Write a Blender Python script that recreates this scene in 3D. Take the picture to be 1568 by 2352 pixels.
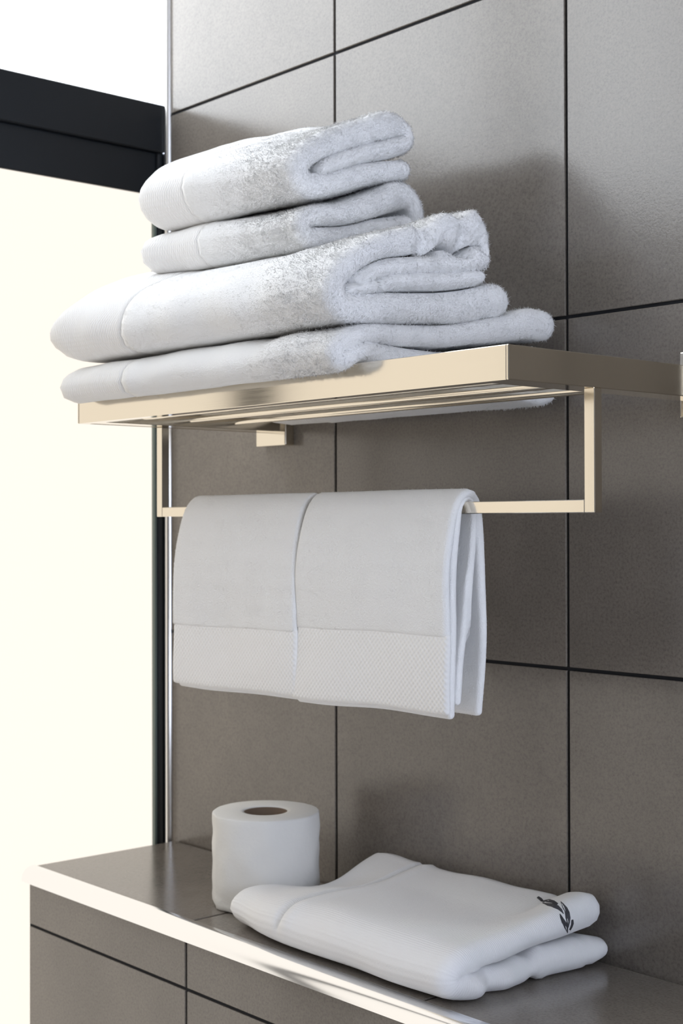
import bpy, bmesh, math, random
import numpy as np
from mathutils import Vector, Matrix, noise
from mathutils.bvhtree import BVHTree

for o in list(bpy.data.objects):
    bpy.data.objects.remove(o)
S = bpy.context.scene
C = S.collection

# ------------------------------------------------------------------ camera
# world: tiled wall is the plane y = 0 (room on -y), x runs along it, z up,
# z = 0 is a tile joint; metres.
CAM = np.array([1.09503, -0.95722, 0.12347]); YAW, PITCH, ROLL, FPX = 0.722449, 0.0086457, -0.0022397, 3311.85
F = np.array([-math.cos(YAW)*math.cos(PITCH), math.sin(YAW)*math.cos(PITCH), math.sin(PITCH)])
r_ = np.cross(F, [0, 0, 1.0]); r_ /= np.linalg.norm(r_); u_ = np.cross(r_, F)
RT = math.cos(ROLL)*r_ + math.sin(ROLL)*u_; UP = -math.sin(ROLL)*r_ + math.cos(ROLL)*u_
cd = bpy.data.cameras.new('camera'); cam = bpy.data.objects.new('camera', cd); C.objects.link(cam)
M = Matrix(((RT[0], UP[0], -F[0], CAM[0]), (RT[1], UP[1], -F[1], CAM[1]), (RT[2], UP[2], -F[2], CAM[2]), (0, 0, 0, 1)))
cam.matrix_world = M
cd.sensor_fit = 'HORIZONTAL'; cd.sensor_width = 24.0; cd.lens = FPX*24.0/1568
cd.clip_start = 0.01; cd.clip_end = 50
cd.dof.use_dof = True; cd.dof.focus_distance = 1.07; cd.dof.aperture_fstop = 13.0
S.camera = cam

def pixel_ray(px, py):
    d = (px-784)/FPX*RT - (py-1176)/FPX*UP + F
    return Vector(CAM), Vector(d).normalized()

# ------------------------------------------------------------------ world, exposure
W = bpy.data.worlds.new('world'); S.world = W; W.use_nodes = True
bg = W.node_tree.nodes['Background']; bg.inputs[0].default_value = (0.77, 0.84, 1.0, 1); bg.inputs[1].default_value = 3.4
S.view_settings.view_transform = 'Standard'; S.view_settings.look = 'None'
S.view_settings.exposure = 0.46; S.view_settings.gamma = 1.0; S.view_settings.use_curve_mapping = False

# ------------------------------------------------------------------ materials
def new_mat(name):
    m = bpy.data.materials.new(name); m.use_nodes = True
    nt = m.node_tree; b = nt.nodes['Principled BSDF']
    return m, nt, b
def coords(nt, scale=(1, 1, 1), kind='Object'):
    tc = nt.nodes.new('ShaderNodeTexCoord'); mp = nt.nodes.new('ShaderNodeMapping')
    nt.links.new(tc.outputs[kind], mp.inputs[0]); mp.inputs['Scale'].default_value = scale
    return mp.outputs[0]
def noise_tex(nt, vec, scale, detail=4, rough=0.55):
    n = nt.nodes.new('ShaderNodeTexNoise'); n.inputs['Scale'].default_value = scale
    n.inputs['Detail'].default_value = detail; n.inputs['Roughness'].default_value = rough
    nt.links.new(vec, n.inputs['Vector']); return n.outputs['Fac']
def ramp(nt, fac, stops):
    r = nt.nodes.new('ShaderNodeValToRGB'); nt.links.new(fac, r.inputs[0])
    e = r.color_ramp.elements
    while len(e) < len(stops): e.new(0.5)
    for el, (p, c) in zip(e, stops): el.position = p; el.color = (*c, 1)
    return r.outputs[0]
def mix(nt, fac, a, b, mode='MIX'):
    m = nt.nodes.new('ShaderNodeMix'); m.data_type = 'RGBA'; m.blend_type = mode
    for s, v in ((m.inputs['Factor'], fac), (m.inputs['A'], a), (m.inputs['B'], b)):
        if hasattr(v, 'is_linked') or hasattr(v, 'links'): nt.links.new(v, s)
        else: s.default_value = v if isinstance(v, (int, float)) else (*v, 1)
    return m.outputs['Result']
def bump(nt, b, h, dist, strength=1.0):
    n = nt.nodes.new('ShaderNodeBump'); n.inputs['Distance'].default_value = dist; n.inputs['Strength'].default_value = strength
    nt.links.new(h, n.inputs['Height']); nt.links.new(n.outputs[0], b.inputs['Normal']); return n
def simple(name, col, rough=0.5, metal=0.0):
    m, nt, b = new_mat(name); b.inputs['Base Color'].default_value = (*col, 1)
    b.inputs['Roughness'].default_value = rough; b.inputs['Metallic'].default_value = metal; return m

def tile_material():
    m, nt, b = new_mat('stoneware tile')
    info = nt.nodes.new('ShaderNodeObjectInfo')
    tc = nt.nodes.new('ShaderNodeTexCoord')
    add = nt.nodes.new('ShaderNodeVectorMath'); add.operation = 'ADD'
    mul = nt.nodes.new('ShaderNodeVectorMath'); mul.operation = 'SCALE'; mul.inputs['Scale'].default_value = 7.3
    comb = nt.nodes.new('ShaderNodeCombineXYZ')
    for i in range(3): nt.links.new(info.outputs['Random'], comb.inputs[i])
    nt.links.new(comb.outputs[0], mul.inputs[0]); nt.links.new(tc.outputs['Object'], add.inputs[0]); nt.links.new(mul.outputs[0], add.inputs[1])
    v = add.outputs[0]
    big = noise_tex(nt, v, 9, 5, 0.62)
    c1 = ramp(nt, big, [(0.28, (0.160, 0.142, 0.124)), (0.52, (0.188, 0.167, 0.146)), (0.75, (0.216, 0.192, 0.166))])
    fine = noise_tex(nt, v, 420, 3, 0.7)
    c2 = ramp(nt, fine, [(0.30, (0.74, 0.74, 0.74)), (0.50, (1, 1, 1)), (0.72, (1.15, 1.14, 1.14))])
    c = mix(nt, 1.0, c1, c2, 'MULTIPLY')
    vo = nt.nodes.new('ShaderNodeTexVoronoi'); vo.inputs['Scale'].default_value = 210; nt.links.new(v, vo.inputs['Vector'])
    sp = ramp(nt, vo.outputs['Distance'], [(0.06, (0.5, 0.48, 0.46)), (0.17, (1, 1, 1))])
    c = mix(nt, 0.4, c, mix(nt, 1.0, c, sp, 'MULTIPLY'))
    nt.links.new(c, b.inputs['Base Color'])
    rr = nt.nodes.new('ShaderNodeMapRange'); rr.inputs['To Min'].default_value = 0.15; rr.inputs['To Max'].default_value = 0.24
    nt.links.new(big, rr.inputs[0]); nt.links.new(rr.outputs[0], b.inputs['Roughness'])
    b.inputs['IOR'].default_value = 1.6
    bump(nt, b, fine, 0.0002, 0.4)
    return m
TILE = tile_material()
GROUT = simple('dark grout', (0.012, 0.013, 0.017), 0.9)

def brushed(name, scale, col, rough=0.3):
    m, nt, b = new_mat(name)
    b.inputs['Base Color'].default_value = (*col, 1); b.inputs['Metallic'].default_value = 1.0
    n = noise_tex(nt, coords(nt, scale), 1.0, 3, 0.6)
    rr = nt.nodes.new('ShaderNodeMapRange'); rr.inputs['To Min'].default_value = rough-0.04; rr.inputs['To Max'].default_value = rough+0.06
    nt.links.new(n, rr.inputs[0]); nt.links.new(rr.outputs[0], b.inputs['Roughness'])
    bump(nt, b, n, 0.000008, 0.6)
    return m
NICKEL = (0.76, 0.70, 0.595)
METAL_X = brushed('brushed nickel along x', (25, 2500, 2500), NICKEL, 0.13)
METAL_Y = brushed('brushed nickel along y', (2500, 25, 2500), NICKEL, 0.13)
METAL_Z = brushed('brushed nickel along z', (2500, 2500, 25), NICKEL, 0.13)
CHROME = simple('polished steel trim', (0.92, 0.93, 0.95), 0.14, 1.0)
ALU = simple('satin aluminium trim', (0.90, 0.89, 0.88), 0.28, 1.0)
BEAD = simple('grey-green glazing bead', (0.16, 0.20, 0.18), 0.5)
BLACK = simple('black window frame', (0.006, 0.009, 0.013), 0.34)

def cloth(name, col, bscale=900, bdist=0.0004):
    m, nt, b = new_mat(name)
    b.inputs['Base Color'].default_value = (*col, 1); b.inputs['Roughness'].default_value = 1.0
    b.inputs['Specular IOR Level'].default_value = 0.1
    bump(nt, b, noise_tex(nt, coords(nt), bscale, 3, 0.6), bdist, 0.8)
    return m
WHITE = (0.93, 0.932, 0.935)
TERRY = cloth('white terry', WHITE, 700, 0.0005)
TERRY_SHORT = cloth('white short terry', WHITE, 650, 0.0009)
PILE = simple('white terry loops', (0.965, 0.965, 0.965), 1.0); PILE.node_tree.nodes['Principled BSDF'].inputs['Specular IOR Level'].default_value = 0.05
def dobby(name, sx, sz):
    # woven honeycomb border: two crossed waves as fine relief
    m, nt, b = new_mat(name)
    b.inputs['Base Color'].default_value = (0.935, 0.93, 0.925, 1); b.inputs['Roughness'].default_value = 0.95
    b.inputs['Specular IOR Level'].default_value = 0.1
    uv = nt.nodes.new('ShaderNodeUVMap'); uv.uv_map = 'weave'
    mp = nt.nodes.new('ShaderNodeMapping'); nt.links.new(uv.outputs[0], mp.inputs[0]); mp.inputs['Scale'].default_value = (sx, sz, 1)
    sep = nt.nodes.new('ShaderNodeSeparateXYZ'); nt.links.new(mp.outputs[0], sep.inputs[0])
    def mth(op, a, b_=None):
        n = nt.nodes.new('ShaderNodeMath'); n.operation = op
        for i, v in enumerate((a, b_)):
            if v is None: continue
            if isinstance(v, (int, float)): n.inputs[i].default_value = v
            else: nt.links.new(v, n.inputs[i])
        return n.outputs[0]
    a1 = mth('SINE', sep.outputs[0]); a2 = mth('SINE', sep.outputs[1])
    h = mth('MULTIPLY', a1, a2)
    bump(nt, b, h, 0.0005, 0.65)
    return m
DOBBY = dobby('woven dobby border', 1850, 1850)
DOBBY_HANG = dobby('woven waffle border', 1430, 1300)
def rib_material():
    m, nt, b = new_mat('ribbed mat cloth')
    b.inputs['Base Color'].default_value = (0.90, 0.90, 0.91, 1); b.inputs['Roughness'].default_value = 1.0
    b.inputs['Specular IOR Level'].default_value = 0.1
    uv = nt.nodes.new('ShaderNodeUVMap'); uv.uv_map = 'weave'
    w = nt.nodes.new('ShaderNodeTexWave'); w.wave_type = 'BANDS'; w.bands_direction = 'Y'
    w.inputs['Scale'].default_value = 190; w.inputs['Distortion'].default_value = 1.2; w.inputs['Detail'].default_value = 2; w.inputs['Detail Scale'].default_value = 3
    nt.links.new(uv.outputs[0], w.inputs['Vector'])
    n = noise_tex(nt, coords(nt), 1100, 2, 0.6)
    a = nt.nodes.new('ShaderNodeMath'); a.operation = 'MULTIPLY_ADD'; nt.links.new(n, a.inputs[0]); a.inputs[1].default_value = 0.9
    nt.links.new(w.outputs['Fac'], a.inputs[2])
    bump(nt, b, a.outputs[0], 0.0004, 0.55)
    return m
RIB = rib_material()
THREAD = simple('charcoal embroidery thread', (0.055, 0.055, 0.065), 0.6)
def paper_material():
    m, nt, b = new_mat('tissue paper')
    b.inputs['Base Color'].default_value = (0.78, 0.775, 0.755, 1); b.inputs['Roughness'].default_value = 1.0
    b.inputs['Specular IOR Level'].default_value = 0.1
    bump(nt, b, noise_tex(nt, coords(nt), 260, 4, 0.6), 0.0005, 0.5); return m
PAPER = paper_material()
CARD = simple('brown cardboard', (0.17, 0.12, 0.085), 0.9)
PALE = simple('pale plaster', (0.72, 0.71, 0.69), 0.9)
PLASTER = simple('dark grey-brown plaster', (0.20, 0.185, 0.165), 0.8)
FLOOR = simple('pale grey floor', (0.55, 0.54, 0.52), 0.5)
def glow(name, col, s):
    m = bpy.data.materials.new(name); m.use_nodes = True; nt = m.node_tree
    b = nt.nodes['Principled BSDF']; b.inputs['Base Color'].default_value = (0.02, 0.02, 0.02, 1); b.inputs['Roughness'].default_value = 0.5
    b.inputs['Specular IOR Level'].default_value = 0.0
    b.inputs['Emission Color'].default_value = (*col, 1); b.inputs['Emission Strength'].default_value = s; return m
PANE_LOW = glow('frosted pane in daylight', (1.0, 0.925, 0.825), 0.79)
PANE_UP = glow('frosted upper pane in daylight', (0.91, 0.955, 1.0), 4.0)

# ------------------------------------------------------------------ helpers
def tag(o, label=None, cat=None, group=None, kind=None):
    if label: o['label'] = label
    if cat: o['category'] = cat
    if group: o['group'] = group
    if kind: o['kind'] = kind
    return o
def link(name, me, parent=None, mat=None):
    o = bpy.data.objects.new(name, me); C.objects.link(o)
    if mat is not None and me is not None and not me.materials: me.materials.append(mat)
    if parent is not None: o.parent = parent; o.matrix_parent_inverse = parent.matrix_world.inverted() if parent.type != 'EMPTY' else Matrix()
    return o
def empty(name, loc):
    o = bpy.data.objects.new(name, None); C.objects.link(o); o.location = loc; o.empty_display_size = 0.05
    bpy.context.view_layer.update(); return o
def box_mesh(name, x0, x1, y0, y1, z0, z1, bev=0.0, seg=1):
    bm = bmesh.new(); bmesh.ops.create_cube(bm, size=1)
    for v in bm.verts:
        v.co = Vector(((x0+x1)/2+v.co.x*(x1-x0), (y0+y1)/2+v.co.y*(y1-y0), (z0+z1)/2+v.co.z*(z1-z0)))
    if bev: bmesh.ops.bevel(bm, geom=bm.edges[:], offset=bev, segments=seg, affect='EDGES', profile=0.5)
    me = bpy.data.meshes.new(name); bm.to_mesh(me); bm.free(); return me
def box(name, x0, x1, y0, y1, z0, z1, mat, parent=None, bev=0.0, seg=1):
    """box with its origin at its own centre; world coordinates, parent Empty assumed unrotated"""
    cx, cy, cz = (x0+x1)/2, (y0+y1)/2, (z0+z1)/2
    me = box_mesh(name, x0-cx, x1-cx, y0-cy, y1-cy, z0-cz, z1-cz, bev, seg)
    o = link(name, me, None, mat); o.location = (cx, cy, cz)
    if parent is not None: o.parent = parent; o.location = Vector((cx, cy, cz))-parent.location
    return o
def smooth(me): me.polygons.foreach_set('use_smooth', [True]*len(me.polygons))
def lathe(name, prof, seg, mat, parent, loc, disp=None):
    """prof: (r,z) closed loop"""
    n = len(prof); vs = []; fs = []
    for k in range(seg):
        a = 2*math.pi*k/seg
        for (r, z) in prof:
            rr = r + (disp(a, r, z) if disp else 0)
            vs.append((rr*math.cos(a), rr*math.sin(a), z))
    for k in range(seg):
        for i in range(n):
            j = (i+1) % n; k2 = (k+1) % seg
            fs.append((k*n+i, k2*n+i, k2*n+j, k*n+j))
    me = bpy.data.meshes.new(name); me.from_pydata(vs, [], fs); smooth(me)
    o = link(name, me, None, mat); o.parent = parent; o.location = Vector(loc)-parent.location; return o

# ------------------------------------------------------------------ the setting
J = 0.0015                     # half joint
T = 0.30                       # tile pitch
XW = -0.2885                   # end of the tiled wall at the window
wall = box('wall_right', XW, 3.30, 0.0022, 0.10, -1.24, 1.26, GROUT)
tag(wall, 'wall of square grey-brown stoneware tiles with dark joints', kind='structure')
tile_cache = {}
def tile(x0, x1, z0, z1, parent, plane='wall', ref=0.0):
    w, h = round(x1-x0, 4), round(z1-z0, 4); key = (w, h, plane)
    if key not in tile_cache:
        if plane == 'top': me = box_mesh('tile', -w/2, w/2, -h/2, h/2, -0.008, 0, 0.0006)
        else: me = box_mesh('tile', -w/2, w/2, 0, 0.008, -h/2, h/2, 0.0006)
        me.materials.append(TILE); tile_cache[key] = me
    o = bpy.data.objects.new('tile', tile_cache[key]); C.objects.link(o)
    c = Vector(((x0+x1)/2, (z0+z1)/2, ref)) if plane == 'top' else Vector(((x0+x1)/2, ref, (z0+z1)/2))
    o.parent = parent; o.location = c-parent.location
    return o
bpy.context.view_layer.update()
for i in range(-1, 11):
    for k in range(-4, 4):
        x0, x1 = (XW+0.0005 if i == -1 else i*T+J), (i+1)*T-J
        tile(x0, x1, k*T+J, (k+1)*T-J, wall)
# half-round edge profile at the free end of the tiling
tv, tf = [], []
for zz in (-1.24, 1.26):
    for k in range(13):
        a = math.pi*k/12; tv.append((-0.2935+0.0051*math.cos(a), -0.0055*math.sin(a), zz))
    tv += [(-0.2986, 0.06, zz), (-0.2884, 0.06, zz)]
for k in range(15): tf.append((k, (k+1) % 15, 15+(k+1) % 15, 15+k))
tf += [tuple(range(15))[::-1], tuple(range(15, 30))]
me = bpy.data.meshes.new('trim_1'); me.from_pydata(tv, [], tf); me.update(); smooth(me); me.set_sharp_from_angle(angle=math.radians(40))
link('trim_1', me, None, ALU)
tag(bpy.data.objects['trim_1'], 'slim satin aluminium strip at the end of the tiled wall', kind='structure')
fl = box('floor', -0.30, 3.30, -1.60, 0.10, -1.30, -1.24, FLOOR); tag(fl, 'pale grey floor', kind='structure')
ce = box('ceiling', -0.30, 3.30, -1.60, 0.10, 1.26, 1.32, PALE); tag(ce, 'pale plaster ceiling', kind='structure')

XG = -0.303                    # room face of the glass
win = empty('window_1', (XG, -0.9, -1.24)); tag(win, 'tall frosted window in a black frame, left of the tiled wall', kind='structure')
mulls = [-0.612, -1.212]
edges = [-0.002] + mulls + [-1.60]
for a in range(len(edges)-1):
    y1, y0 = edges[a], edges[a+1]
    box('lower_pane', XG-0.012, XG-0.004, y0, y1, -1.24, 0.512, PANE_LOW, win)
    box('upper_pane', XG-0.012, XG-0.004, y0, y1+(0.0 if a else 0.0), 0.606, 1.26, PANE_UP, win)
box('transom', XG-0.03, -0.2955, -1.60, -0.0035, 0.556, 0.6115, BLACK, win, 0.0012)
box('sash_rail', XG-0.03, -0.3035, -1.60, -0.0035, 0.507, 0.5565, BLACK, win, 0.001)
box('glazing_bead', XG-0.01, -0.3015, -0.0150, -0.0115, -1.24, 0.5065, BEAD, win, 0.0004)
box('stile', XG-0.03, -0.2995, -0.0118, 0.02, -1.24, 0.5565, BLACK, win, 0.001)
for m_ in mulls: box('mullion', XG-0.03, -0.2955, m_-0.030, m_+0.030, -1.24, 1.26, BLACK, win, 0.001)
wf = box('wall_front_blocker', -0.40, 3.30, -1.70, -1.60, -1.24, 1.26, PLASTER); tag(wf, 'unseen plain dark grey-brown wall opposite the tiled wall, added to block light', kind='structure')  # out-of-view wall, added dark to block world light and darken the rail's reflection

# ------------------------------------------------------------------ tiled ledge
ZL = -0.24
ledge = empty('tiled_ledge', (0.8, -0.1, -1.24))
tag(ledge, 'tiled ledge box with a bright rounded metal edge, under the towel rack', 'ledge')
box('grout_core', -0.2812, 3.30, -0.1880, -0.0005, -1.239, ZL-0.0022, GROUT, ledge)
LX = [-0.280] + [0.008+0.30*i for i in range(0, 9)] + [2.708, 3.008, 3.30]
for a, b_ in zip(LX[:-1], LX[1:]):
    tile(a+J, b_-J, -0.1815, -0.0035, ledge, 'top', ZL)
    tile(a+J, b_-J, -0.3016+J, ZL-0.0150, ledge, 'front', -0.19)
    for k in range(3):
        tile(a+J, b_-J, -0.3016-(k+1)*T+J, -0.3016-k*T-J, ledge, 'front', -0.19)
# rounded steel nosing
bm = bmesh.new(); prof = []
cy, cz, rr = -0.1845, ZL-0.0128, 0.0128
for k in range(13):
    a = math.pi/2 + (math.pi/2)*k/12
    prof.append((cy+rr*math.cos(a), cz+rr*math.sin(a)))
prof += [(cy-rr, ZL-0.0150), (cy, ZL-0.0150)]
prof = [(cy+0.003, ZL+0.0001)] + prof + [(cy+0.003, ZL-0.0150)]
ra = [bm.verts.new((-0.2825-0.8, y+0.1, z+1.24)) for y, z in prof]; rb = [bm.verts.new((3.30-0.8, y+0.1, z+1.24)) for y, z in prof]
for i in range(len(prof)):
    j = (i+1) % len(prof); bm.faces.new((ra[i], ra[j], rb[j], rb[i]))
bm.faces.new(ra[::-1]); bm.faces.new(rb); bmesh.ops.recalc_face_normals(bm, faces=bm.faces[:])
me = bpy.data.meshes.new('edge_trim'); bm.to_mesh(me); bm.free(); smooth(me)
me.set_sharp_from_angle(angle=math.radians(40))
o = link('edge_trim', me, None, CHROME); o.parent = ledge; o['label'] = 'bright rounded steel edge trim'

# ------------------------------------------------------------------ towel rack
X0, X1, YF, Z0, Z1 = -0.0975, 0.4495, -0.24, 0.2198, 0.2434
TH = 0.012
rack = empty('towel_rack', (0.176, 0, 0.2316))
tag(rack, 'brushed nickel towel shelf with a hanging bar, fixed to the tiled wall', 'towel rack')
PT = 0.0023
box('front_rail', X0+PT, X1-PT, YF+0.0002, YF+TH, Z0, Z1, METAL_X, rack, 0.0004)
SW = 0.028
def side_rail(xo, s):
    """outer plate running right to the front edge plus the box section behind the front rail"""
    bm = bmesh.new()
    for x0, x1, y0 in ((xo, xo+s*PT, YF), (xo+s*0.0004, xo+s*SW, YF+TH+0.0003)):
        me_ = box_mesh('tmp', min(x0, x1), max(x0, x1), y0, -0.012, Z0+(0.0 if y0 == YF else 0.0003), Z1-(0.0 if y0 == YF else 0.0003), 0.0005)
        bm.from_mesh(me_); bpy.data.meshes.remove(me_)
    c = Vector((xo+s*SW/2, -0.126, (Z0+Z1)/2)); bmesh.ops.translate(bm, verts=bm.verts[:], vec=-c)
    me_ = bpy.data.meshes.new('side_rail'); bm.to_mesh(me_); bm.free()
    o_ = link('side_rail', me_, None, METAL_Y); o_.parent = rack; o_.location = c-rack.location
side_rail(X0, 1); side_rail(X1, -1)
def tube(name, x0, x1, y, z, r, mat, parent, seg=20):
    vs, fs = [], []
    for x in (x0, x1):
        for k in range(seg):
            a = 2*math.pi*k/seg; vs.append((x, y+r*math.cos(a), z+r*math.sin(a)))
    for k in range(seg):
        j = (k+1) % seg; fs.append((k, j, seg+j, seg+k))
    fs += [tuple(range(seg))[::-1], tuple(range(seg, 2*seg))]
    c = Vector(((x0+x1)/2, y, z)); vs = [Vector(v)-c for v in vs]
    me = bpy.data.meshes.new(name); me.from_pydata(vs, [], fs); smooth(me); me.set_sharp_from_angle(angle=math.radians(50))
    o = link(name, me, None, mat); o.parent = parent; o.location = c-parent.location; return o
for y in (-0.1865, -0.131, -0.0755):
    tube('rod', X0+SW-0.001, X1-SW+0.001, y, 0.2280, 0.0042, METAL_X, rack)
for xc in ((-0.114-0.065)/2, (0.424+0.473)/2):
    box('mounting_plate', xc-0.0247, xc+0.0247, -0.0125, 0.0, 0.2060, 0.2578, METAL_X, rack, 0.0012, 2)
# hanging bar: two posts and a bar
for x0, x1 in ((X0, X0+0.0095), (X1-0.0095, X1)):
    box('hanger_post', x0, x1, -0.150, -0.1415, 0.1315, Z0+0.0002, METAL_Z, rack, 0.0005)
box('hanger_bar', X0+0.0093, X1-0.0093, -0.150, -0.1415, 0.1315, 0.1408, METAL_X, rack, 0.0005)

# ------------------------------------------------------------------ folded cloth
def catmull(P, step):
    P = np.asarray(P, float); out = []
    Q = np.vstack([2*P[0]-P[1], P, 2*P[-1]-P[-2]])
    for i in range(1, len(Q)-2):
        d = np.hypot(*(Q[i+1]-Q[i])[:2]); n = max(2, int(round(d/step)))
        for k in range(n):
            t = k/n
            out.append(0.5*((2*Q[i])+(-Q[i-1]+Q[i+1])*t+(2*Q[i-1]-5*Q[i]+4*Q[i+1]-Q[i+2])*t*t+(-Q[i-1]+3*Q[i]-3*Q[i+1]+Q[i+2])*t**3))
    out.append(P[-1]); return np.array(out)

def ribbon(paths, x0, x1, deform, nx, round0=0.008, round1=0.008, step=0.005, capn=5, hmod=None, closed=(True, True)):
    """Thick cloth strip: each path is a list of (y, z, half thickness); swept along x
    from x0 to x1 with rounded ends, then bent by deform(x, y, z, s, side).  Returns verts, faces, uv."""
    V, Fc, UV = [], [], []
    for P in paths:
        c = catmull(P, step); n = len(c)
        t = np.gradient(c[:, :2], axis=0); t /= np.linalg.norm(t, axis=1)[:, None]
        nm = np.stack([-t[:, 1], t[:, 0]], 1)
        arc = np.concatenate([[0], np.cumsum(np.hypot(*np.diff(c[:, :2], axis=0).T))])
        st = []
        K = 6
        if closed[0]:
            for k in range(K): a = math.pi/2*(k/K); st.append((x0+round0*(1-math.sin(a)), max(0.12, math.sin(a)) if k else 0.12))
            st.sort(key=lambda q: q[0])
        xs = np.linspace(x0+(round0 if closed[0] else 0), x1-(round1 if closed[1] else 0), nx+1)
        if closed[0]:
            st = [(x0+round0*(1-math.cos(math.pi/2*k/K)), max(0.12, math.sin(math.pi/2*k/K))) for k in range(K)]
        else: st = []
        st += [(x, 1.0) for x in xs]
        if closed[1]: st += [(x1-round1*(1-math.cos(math.pi/2*k/K)), max(0.12, math.sin(math.pi/2*k/K))) for k in range(K-1, -1, -1)]
        base = len(V); ring = None
        for (x, f) in st:
            loop = []
            h = c[:, 2]*f
            if hmod is not None: h = h*np.array([hmod(x, c[i, 0], c[i, 1], arc[i]) for i in range(n)])
            for i in range(n): loop.append((c[i, 0]+nm[i, 0]*h[i], c[i, 1]+nm[i, 1]*h[i], arc[i]))
            for k in range(1, capn):
                a = math.pi*k/capn
                d = nm[-1]*math.cos(a)+t[-1]*math.sin(a); loop.append((c[-1, 0]+d[0]*h[-1], c[-1, 1]+d[1]*h[-1], arc[-1]+h[-1]*math.sin(a)))
            for i in range(n-1, -1, -1): loop.append((c[i, 0]-nm[i, 0]*h[i], c[i, 1]-nm[i, 1]*h[i], arc[i]))
            for k in range(1, capn):
                a = math.pi*k/capn
                d = -nm[0]*math.cos(a)-t[0]*math.sin(a); loop.append((c[0, 0]+d[0]*h[0], c[0, 1]+d[1]*h[0], -h[0]*math.sin(a)))
            ring = len(loop)
            for (y, z, s) in loop:
                V.append(deform(x, y, z)); UV.append((x, s))
        R = len(st)
        for a in range(R-1):
            for i in range(ring):
                j = (i+1) % ring
                Fc.append((base+a*ring+i, base+a*ring+j, base+(a+1)*ring+j, base+(a+1)*ring+i))
        for a, flip, doit in ((0, False, True), (R-1, True, True)):
            o_ = base+a*ring
            right = lambda i: 2*n+capn-2-i
            for i in range(n-1):
                q = (o_+i, o_+right(i), o_+right(i+1), o_+i+1)
                Fc.append(q if not flip else q[::-1])
            e1 = [o_+n-1+k for k in range(0, capn+1)]; e0 = [o_+2*n+capn-2+k for k in range(0, capn)]+[o_]
            for e in (e1, e0): Fc.append(tuple(e) if flip else tuple(e[::-1]))
    return V, Fc, UV

def cloth_object(name, data, mat, parent, uv=False, subd=0):
    V, Fc, UV = data
    me = bpy.data.meshes.new(name)
    L = parent.location
    me.from_pydata([(v[0]-L.x, v[1]-L.y, v[2]-L.z) for v in V], [], Fc)
    bm = bmesh.new(); bm.from_mesh(me); bmesh.ops.recalc_face_normals(bm, faces=bm.faces[:]); bm.to_mesh(me); bm.free()
    smooth(me)
    if uv:
        l = me.uv_layers.new(name='weave'); li = np.zeros(len(me.loops), int); me.loops.foreach_get('vertex_index', li)
        l.data.foreach_set('uv', np.array(UV)[li].ravel())
    o = link(name, me, None, mat); o.parent = parent; return o

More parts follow.
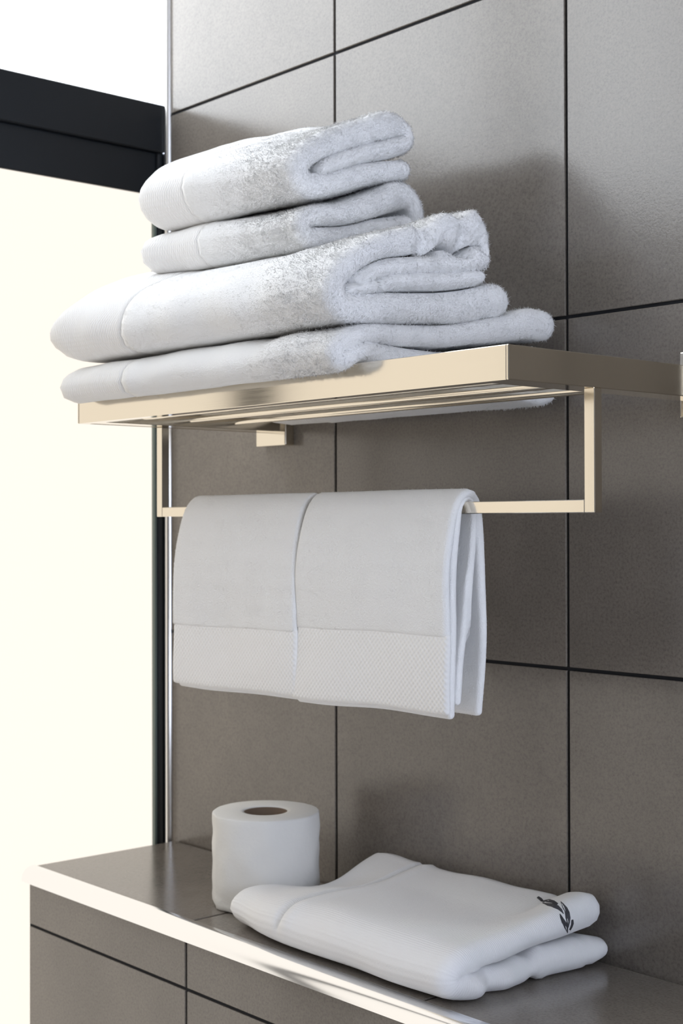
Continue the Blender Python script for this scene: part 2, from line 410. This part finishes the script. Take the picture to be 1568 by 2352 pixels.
RNG = np.random.default_rng(7)
def pile(obj, parent, count, length, width=0.0010, longer=None, lean=(0, -0.2, -0.5), seed=1, keep=None, clear=0.006):
    """terry loops: small bent blades standing on the cloth, one mesh"""
    rng = np.random.default_rng(seed)
    me = obj.data; me.calc_loop_triangles(); nt_ = len(me.loop_triangles)
    co = np.zeros(len(me.vertices)*3); me.vertices.foreach_get('co', co); co = co.reshape(-1, 3)
    vn = np.zeros(len(me.vertices)*3); me.vertices.foreach_get('normal', vn); vn = vn.reshape(-1, 3)
    tv = np.zeros(nt_*3, int); me.loop_triangles.foreach_get('vertices', tv); tv = tv.reshape(-1, 3)
    A, B, D = co[tv[:, 0]], co[tv[:, 1]], co[tv[:, 2]]
    ar = np.linalg.norm(np.cross(B-A, D-A), axis=1)
    # drop faces pressed against other layers
    bvh = BVHTree.FromPolygons([Vector(v) for v in co], [tuple(t) for t in tv])
    cen = (A+B+D)/3; nn = vn[tv].mean(1); nn /= np.linalg.norm(nn, axis=1)[:, None]+1e-9
    ok = np.ones(nt_)
    for i in range(nt_):
        if ar[i] < 1e-12: ok[i] = 0; continue
        n_ = Vector(nn[i]); h = bvh.ray_cast(Vector(cen[i])+n_*0.0012, n_, clear)
        if h[0] is not None: ok[i] = 0
    if keep is not None: ok *= keep(cen+np.array(parent.location), nn)
    pr = ar*ok; pr /= pr.sum()
    f = rng.choice(nt_, count, p=pr); u, v = rng.random(count), rng.random(count)
    m = u+v > 1; u[m], v[m] = 1-u[m], 1-v[m]
    p = A[f]+(B-A)[f]*u[:, None]+(D-A)[f]*v[:, None]
    n = vn[tv[f, 0]]*(1-u-v)[:, None]+vn[tv[f, 1]]*u[:, None]+vn[tv[f, 2]]*v[:, None]
    n /= np.linalg.norm(n, axis=1)[:, None]
    L = length*(0.6+0.8*rng.random(count))
    if longer is not None: L = L*longer(p+np.array(parent.location), n)
    # clumped lean direction
    cl = np.stack([np.sin(p[:, 0]*260+p[:, 2]*190), np.sin(p[:, 1]*240+p[:, 0]*150), np.sin(p[:, 2]*310+p[:, 1]*130)], 1)*0.45
    g = np.array(lean)+cl+rng.normal(size=(count, 3))*0.55
    g -= n*(g*n).sum(1)[:, None]*0.8
    d1 = n*0.75+g*0.6; d1 /= np.linalg.norm(d1, axis=1)[:, None]
    d2 = n*0.22+g*1.0; d2 /= np.linalg.norm(d2, axis=1)[:, None]
    dr = d1*0.5+d2*0.6; dr /= np.linalg.norm(dr, axis=1)[:, None]
    s1 = np.cross(dr, rng.normal(size=(count, 3))); s1 /= np.linalg.norm(s1, axis=1)[:, None]; s2 = np.cross(dr, s1)
    w = (width*(0.7+0.6*rng.random(count)))[:, None]*0.6
    b0 = p-n*0.0006; tip = b0+dr*L[:, None]
    Vt = np.stack([b0+w*(s1*math.cos(a)+s2*math.sin(a)) for a in (0, 2*math.pi/3, 4*math.pi/3)]+[tip], 1).reshape(-1, 3)
    k = np.arange(count)*4
    lo = np.stack([k, k+1, k+3, k+1, k+2, k+3, k+2, k, k+3], 1)
    out = bpy.data.meshes.new('terry_pile')
    out.vertices.add(count*4); out.vertices.foreach_set('co', Vt.ravel())
    out.loops.add(count*9); out.loops.foreach_set('vertex_index', lo.ravel())
    out.polygons.add(count*3); out.polygons.foreach_set('loop_start', np.arange(count*3)*3)
    out.update(calc_edges=True); out.validate()
    smooth(out)
    # shade each tapered loop mostly with the cloth's own normal
    sides = np.stack([s1*math.cos(a)+s2*math.sin(a) for a in (0, 2*math.pi/3, 4*math.pi/3)]+[dr], 1)
    ns = n[:, None, :]*0.9+sides*0.3; ns /= np.linalg.norm(ns, axis=2)[:, :, None]
    out.normals_split_custom_set_from_vertices(ns.reshape(-1, 3).tolist())
    o = link('terry_pile', out, None, PILE); o.parent = parent; o['kind'] = 'stuff'; return o

def nz(x, y, z, s, a, o=0.0): return noise.noise(Vector((x*s+o, y*s+1.7*o, z*s-o)))*a
def sstep(a, b, x): t = min(1, max(0, (x-a)/(b-a))); return t*t*(3-2*t)

def folded_towel(name, label, paths, xl, xr, xb, taper, seed, count, zref, plen=0.0036, skew=0.0, ypull=0.0, extra=None, rnd=0.03, zmid=0.3, slope=0.0, yfront=-0.25, yback=-0.02, bulge=0.0, lift=0.0):
    t = empty(name, ((xl+xr)/2, -0.15, zref)); tag(t, label, 'towel', 'towels stacked on the shelf')
    def deform(x, y, z):
        # left end: folded-over end rounds off; right end: layers of uneven length
        e = min(1.0, max(0.0, (xl+rnd-x)/rnd))
        f = max(0.5, math.sqrt(max(0.0, 1-e*e*0.97)))*(1+bulge*sstep(xl+0.20, xl+0.02, x))
        e2 = sstep(xl+0.10, xl, x)
        zc = zmid+slope*(y-yfront)
        z2 = zc+(z-zc)*f + lift*sstep(xl+0.22, xl, x) - taper*e2*max(0, z-zref)
        yc = (yfront+yback)/2; y2 = yc+(y-yc)*(1-0.10*(1-f))+ypull*e2*e2*(1 if y < -0.1 else 0)
        w = (x-xl)/(xr-xl)
        x2 = x+skew*(y+0.15)*w + nz(y, z, 0, 26, 0.004, seed)*sstep(0.6, 1, w)
        if extra: x2, y2, z2 = extra(x2, y2, z2, w)
        k = (1-0.5*e)
        return (x2+nz(x, y, z, 30, 0.0012, seed), y2+nz(x, y, z, 24, 0.0035*k, seed+3), z2+nz(x, y, z, 22, 0.0028*k, seed+9)*(0.25 if z-zref < 0.006 else 1))
    body = cloth_object('body', ribbon(paths, xb, xr, deform, 34, 0.008, 0.010, closed=(False, True)), TERRY, t)
    bord = cloth_object('woven_border', ribbon([[(y, z, h*0.96) for y, z, h in P] for P in paths], xl, xb+0.002, deform, 10, 0.012, 0.008, closed=(True, False)), DOBBY, t, uv=True)
    bord['label'] = 'smooth woven dobby border at the left end'
    def longer(p, n):
        a = np.clip((p[:, 0]-(xr-0.13))/0.12, 0, 1); return 0.36+0.52*a*a*(3-2*a)
    pile(body, t, count, plen, 0.00050, longer=longer, seed=seed)
    return t

# bottom bath towel: doubled, fold towards the room
def sag(x, y, z, w):
    # the lower layer sinks between the rods but rides over the side rail at its left end
    lim = 0.2440 if x < -0.064 else 0.2440-0.024*sstep(-0.066, -0.035, x)
    return x, y, (max(z, lim) if y > -0.236 else z)
T1 = [[(-0.026, 0.2470, 0.0235), (-0.052, 0.2480, 0.0220), (-0.0755, 0.2500, 0.0178), (-0.10, 0.2485, 0.0160), (-0.15, 0.2465, 0.0135), (-0.205, 0.2500, 0.0105), (-0.238, 0.2520, 0.0085), (-0.2530, 0.2455, 0.0095), (-0.2590, 0.2510, 0.0100),
       (-0.2500, 0.2600, 0.0095), (-0.225, 0.2660, 0.0080), (-0.15, 0.2725, 0.0085), (-0.08, 0.2825, 0.0110), (-0.045, 0.2905, 0.0128), (-0.024, 0.2915, 0.0125)]]
folded_towel('bath_towel', 'flat white bath towel lowest in the stack, lying on the rack rods', T1, -0.094, 0.303, 0.026, 0.0, 2, 110000, 0.2434, extra=sag, rnd=0.022, zmid=0.2555, slope=0.09, yfront=-0.255, yback=-0.02)
T2 = [[(-0.085, 0.3060, 0.0140), (-0.12, 0.2990, 0.0125), (-0.18, 0.2905, 0.0115), (-0.235, 0.2855, 0.0115), (-0.258, 0.2885, 0.0125), (-0.2600, 0.3020, 0.0110), (-0.248, 0.3160, 0.0100),
       (-0.222, 0.3305, 0.0095), (-0.18, 0.3440, 0.0110), (-0.150, 0.3520, 0.0120), (-0.118, 0.3580, 0.0140), (-0.100, 0.3540, 0.0130), (-0.0955, 0.3440, 0.0105), (-0.110, 0.3345, 0.0085), (-0.15, 0.3280, 0.0075), (-0.20, 0.3190, 0.0075), (-0.235, 0.3070, 0.0070)],
      [(-0.105, 0.3225, 0.0065), (-0.15, 0.3155, 0.0075), (-0.20, 0.3080, 0.0070), (-0.213, 0.3040, 0.0060)],
      [(-0.222, 0.3020, 0.0060), (-0.245, 0.2985, 0.0050)]]
def crease(x, y, z, w):
    if z > 0.335 and y > -0.18:
        k = sstep(0.75, 1.0, w)
        z += k*(0.004*math.sin((y+0.158)*165))
        x -= k*0.010*max(0, math.cos((y+0.128)*150))*sstep(0.366, 0.350, z)
    return x, y, z
folded_towel('bath_towel', 'thick white bath towel with a puffed loose top fold, second from the bottom', T2, -0.108, 0.303, 0.030, 0.0, 11, 150000, 0.2730, 0.0040, 0, 0.0, crease, rnd=0.045, bulge=0.16, lift=0.006, zmid=0.300, slope=0.18, yfront=-0.26, yback=-0.09)
T3 = [[(-0.090, 0.3835, 0.0085), (-0.13, 0.3735, 0.0090), (-0.18, 0.3600, 0.0090), (-0.2020, 0.3575, 0.0095), (-0.2090, 0.3660, 0.0090), (-0.198, 0.3745, 0.0085), (-0.17, 0.3825, 0.0095), (-0.13, 0.3955, 0.0110), (-0.100, 0.4065, 0.0115),
       (-0.083, 0.4050, 0.0095), (-0.0775, 0.3920, 0.0080), (-0.082, 0.3730, 0.0070)]]
folded_towel('hand_towel', 'white hand towel squeezed between the top towel and the bath towels', T3, -0.030, 0.203, 0.068, 0.0, 23, 80000, 0.3500, rnd=0.020, bulge=0.15, lift=0.009, zmid=0.3665, slope=0.27, yfront=-0.205, yback=-0.08)
T4 = [[(-0.098, 0.4300, 0.0095), (-0.14, 0.4180, 0.0100), (-0.18, 0.4050, 0.0100), (-0.2040, 0.4010, 0.0110), (-0.2150, 0.4120, 0.0110), (-0.2040, 0.4255, 0.0105), (-0.17, 0.4420, 0.0110), (-0.135, 0.4560, 0.0110), (-0.108, 0.4660, 0.0110),
       (-0.0920, 0.4640, 0.0090), (-0.0930, 0.4550, 0.0080), (-0.11, 0.4470, 0.0080), (-0.15, 0.4320, 0.0080), (-0.178, 0.4200, 0.0075), (-0.189, 0.4140, 0.0055)]]
folded_towel('hand_towel', 'rolled-edge white hand towel on the very top of the stack', T4, -0.026, 0.203, 0.056, 0.0, 31, 100000, 0.3920, rnd=0.026, bulge=0.25, lift=0.010, zmid=0.4130, slope=0.33, yfront=-0.21, yback=-0.09)

# ------------------------------------------------------------------ towels on the bar
def hanging_towel(label, xa, xb, seed, fy, zfront, zback, band):
    t = empty('hand_towel', ((xa+xb)/2, -0.146, 0.131)); tag(t, label, 'towel', 'towels hanging on the bar')
    h = 0.0034
    def deform(x, y, z):
        w = (x-xa)/(xb-xa); low = sstep(0.14, -0.03, z)
        x2 = x + (-0.011*(1-w)+0.002*w)*min(1, max(0, (0.14-z)/0.17)) + nz(y, z, 0, 14, 0.004, seed)*low
        y2 = y + nz(x, z, 0, 12, 0.004, seed+4)*low + (fy*w*low if y < -0.146 else 0.0)
        return (x2, y2, z+nz(x, y, 0, 10, 0.002, seed+8)*(0.2+low)+(w-0.5)*0.004*low)
    outer_f = [(-0.1655, zfront, h), (-0.167, zfront+0.02, h)]
    outer = [(-0.1675, band+0.002, h*1.1), (-0.1690, 0.085, h*1.15), (-0.1640, 0.120, h*1.15), (-0.1570, 0.1400, h), (-0.1460, 0.1478, h), (-0.1365, 0.1420, h), (-0.1325, 0.120, h*1.1), (-0.1310, 0.07, h*1.2), (-0.1320, 0.02, h), (-0.1355, zback, h)]
    inner = [(-0.1590, zfront-0.0035, h), (-0.1600, 0.02, h), (-0.1605, 0.085, h), (-0.1565, 0.125, h), (-0.1530, 0.1385, h*0.7), (-0.1460, 0.1432, h*0.6), (-0.1395, 0.1385, h*0.8), (-0.1385, 0.12, h), (-0.1450, 0.07, h), (-0.1510, 0.02, h), (-0.1520, zback+0.010, h)]
    body = cloth_object('body', ribbon([outer], xa, xb, deform, 24, 0.004, 0.004, 0.005), TERRY_SHORT, t)
    lin = cloth_object('inner_layer', ribbon([inner], xa+0.002, xb-0.001, deform, 24, 0.003, 0.003, 0.006), TERRY_SHORT, t)
    bd = cloth_object('woven_border', ribbon([outer_f + [(-0.1675, band, h*0.85)]], xa+0.0015, xb+0.0005, deform, 24, 0.003, 0.003, 0.004), DOBBY_HANG, t, uv=True)
    bd['label'] = 'waffle-woven border at the lower edge'
    pile(body, t, 70000, 0.0015, 0.0005, seed=seed, lean=(0, -0.1, -0.8), clear=0.003)
    return t
hanging_towel('white hand towel draped over the bar, the one nearer the window', -0.034, 0.1425, 41, -0.001, -0.0225, -0.0265, 0.0305)
hanging_towel('white hand towel draped over the bar, the one farther from the window', 0.1465, 0.3245, 47, -0.006, -0.0205, -0.0240, 0.0370)

# ------------------------------------------------------------------ folded bath mat on the ledge
mat_ = empty('bath_mat', (0.19, -0.09, ZL)); tag(mat_, 'folded white ribbed bath mat with a dark leaf emblem, lying on the ledge', 'bath mat')
MX0, MX1 = 0.042, 0.338
def mat_deform(x, y, z):
    w = (x-MX0)/(MX1-MX0); k = (z-ZL)/0.055
    left = sstep(0.35, 0, w)
    back = sstep(-0.10, -0.015, y)
    # the sheet sags between its raised back edge and front fold, the left end is flatter
    z2 = z - k*0.012*left*(1-back*0.75) - k*0.005*math.sin(math.pi*min(1, max(0, (-y-0.02)/0.15)))*(1-0.5*sstep(0.6, 1, w))
    z2 += k*back*0.004*left
    z2 -= k*0.0125*sstep(-0.15, -0.06, y)*(1-0.75*sstep(0.82, 0.97, w))
    if z > ZL+0.03: z2 -= 0.0035*math.exp(-((x-0.300)/0.006)**2)*sstep(-0.075, -0.045, y)
    x2 = x + left*(0.030*sstep(-0.15, -0.05, y)) + 0.008*sstep(0.75, 1, w)*sstep(-0.16, -0.02, y) + nz(y, z, 0, 22, 0.004, 5)*sstep(0.7, 1, w)
    if z < ZL+0.026: x2 += 0.0045*sstep(0.9, 1, w)*math.cos((y+0.155)*165)*math.exp(-((y+0.142)/0.026)**2)
    y2 = y + left*0.016*sstep(-0.10, -0.18, y)
    return (x2, y2+nz(x, y, z, 18, 0.003, 61), max(ZL+0.0004, z2+nz(x, y, z, 16, 0.003, 66)*(0.2 if z-ZL < 0.008 else 1)))
def mat_h(x, y, z, s):
    f = 1.0
    if z > ZL+0.020:
        f -= 0.36*math.exp(-((x-0.136)/0.0030)**2)          # band groove across the upper layer
        f += 0.10*math.exp(-((x-0.147)/0.005)**2)
    else:
        f -= 0.34*math.exp(-((y+0.090)/0.006)**2)           # band on the lower layer
        f += 0.12*math.exp(-((y+0.077)/0.004)**2)
        f -= 0.20*math.exp(-((y+0.028)/0.003)**2)
    return f
MP = [[(-0.010, ZL+0.0140, 0.0105), (-0.030, ZL+0.0148, 0.0140), (-0.08, ZL+0.0140, 0.0135), (-0.13, ZL+0.0118, 0.0112), (-0.162, ZL+0.0122, 0.0115), (-0.1755, ZL+0.0195, 0.0125),
       (-0.165, ZL+0.0300, 0.0110), (-0.135, ZL+0.0350, 0.0110), (-0.085, ZL+0.0420, 0.0125), (-0.045, ZL+0.0475, 0.0150), (-0.020, ZL+0.0490, 0.0150)]]
mb = cloth_object('body', ribbon(MP, MX0, MX1, mat_deform, 90, 0.016, 0.013, 0.0035, hmod=mat_h), RIB, mat_, uv=True)

# embroidered leaves, laid on the cloth surface
me = mb.data; L = mat_.location
mb_bvh = BVHTree.FromPolygons([v.co+L for v in me.vertices], [tuple(p.vertices) for p in me.polygons])
def leaf(pts):
    """pts: outline points on the photo, laid onto the mat surface"""
    c = np.mean(pts, axis=0); vs = []
    for q in list(pts)+[c]:
        o_, d_ = pixel_ray(*q); hit = mb_bvh.ray_cast(o_, d_)
        if hit[0] is None: return
        vs.append((hit[0], hit[1] if hit[1].dot(d_) < 0 else -hit[1]))
    n = len(pts); nav = sum((v[1] for v in vs), Vector()).normalized()
    top = [v[0]+v[1]*0.0009 for v in vs]; bot = [v[0]-v[1]*0.0006 for v in vs]
    fs = [(i, (i+1) % n, n) for i in range(n)] + [((i+1) % n, i, n+1+i, n+1+(i+1) % n) for i in range(n)]
    m2 = bpy.data.meshes.new('embroidered_leaf'); m2.from_pydata([v-L for v in top]+[v-L for v in bot], [], fs)
    o = link('embroidered_leaf', m2, None, THREAD); o.parent = mat_; o['label'] = 'charcoal embroidered leaf'
def px(pts, s=1568/240.0, ox=1180, oy=2000): return [(ox+a/s, oy+b/s) for a, b in pts]
for pts in ([(345, 412), (372, 398), (415, 425), (440, 455), (405, 462)],
            [(425, 462), (470, 450), (540, 440), (610, 462), (660, 500), (640, 516), (560, 482), (490, 474)],
            [(432, 494), (520, 500), (600, 505), (665, 535), (715, 590), (738, 650), (690, 605), (600, 560), (500, 525)],
            [(700, 470), (735, 500), (790, 560), (825, 630), (836, 710), (825, 780), (806, 850), (790, 790), (770, 700), (760, 620), (725, 550)],
            [(683, 650), (720, 700), (755, 750), (790, 800), (800, 860), (797, 930), (755, 860), (715, 780), (692, 710)],
            [(860, 740), (878, 732), (884, 790), (865, 840), (835, 890), (828, 880), (850, 820)]):
    leaf(px(pts))

# ------------------------------------------------------------------ toilet roll
RC = (0.003, -0.093, ZL)
roll = empty('toilet_roll', RC); tag(roll, 'white toilet paper roll standing upright on the ledge', 'toilet roll')
R0, RI, H = 0.0510, 0.0205, 0.0885
prof = [(RI+0.0006, 0.001), (R0-0.0025, 0.0004), (R0-0.0006, 0.0025)] + [(R0, 0.006+0.0755*k/16) for k in range(17)] + [(R0, H-0.0018), (R0-0.0004, H-0.0006), (R0-0.0014, H), (RI+0.004, H), (RI+0.0006, H-0.0006)] + [(RI+0.0006, H*(1-k/6)) for k in range(1, 6)]
def crinkle(a, r, z):
    if r < R0-0.003: return 0
    d = nz(math.cos(a)*0.05, math.sin(a)*0.05, z, 60, 0.0014, 3)
    # loose last sheet: a small step, and a puckered lower edge
    s = ((a-math.radians(255)) % (2*math.pi))
    d += 0.0012*(1-s/(2*math.pi))
    d += 0.0009*sstep(0.018, 0.003, z)*math.sin(z*1100+3*math.sin(a*2))
    return d
lathe('paper', prof, 96, PAPER, roll, RC, crinkle)
cp = [(RI+0.0004, 0.0008), (RI+0.0004, H-0.001), (RI-0.0009, H-0.0012), (RI-0.0009, 0.0008)]
co_ = lathe('core_tube', cp, 48, CARD, roll, RC); co_['label'] = 'brown cardboard core'
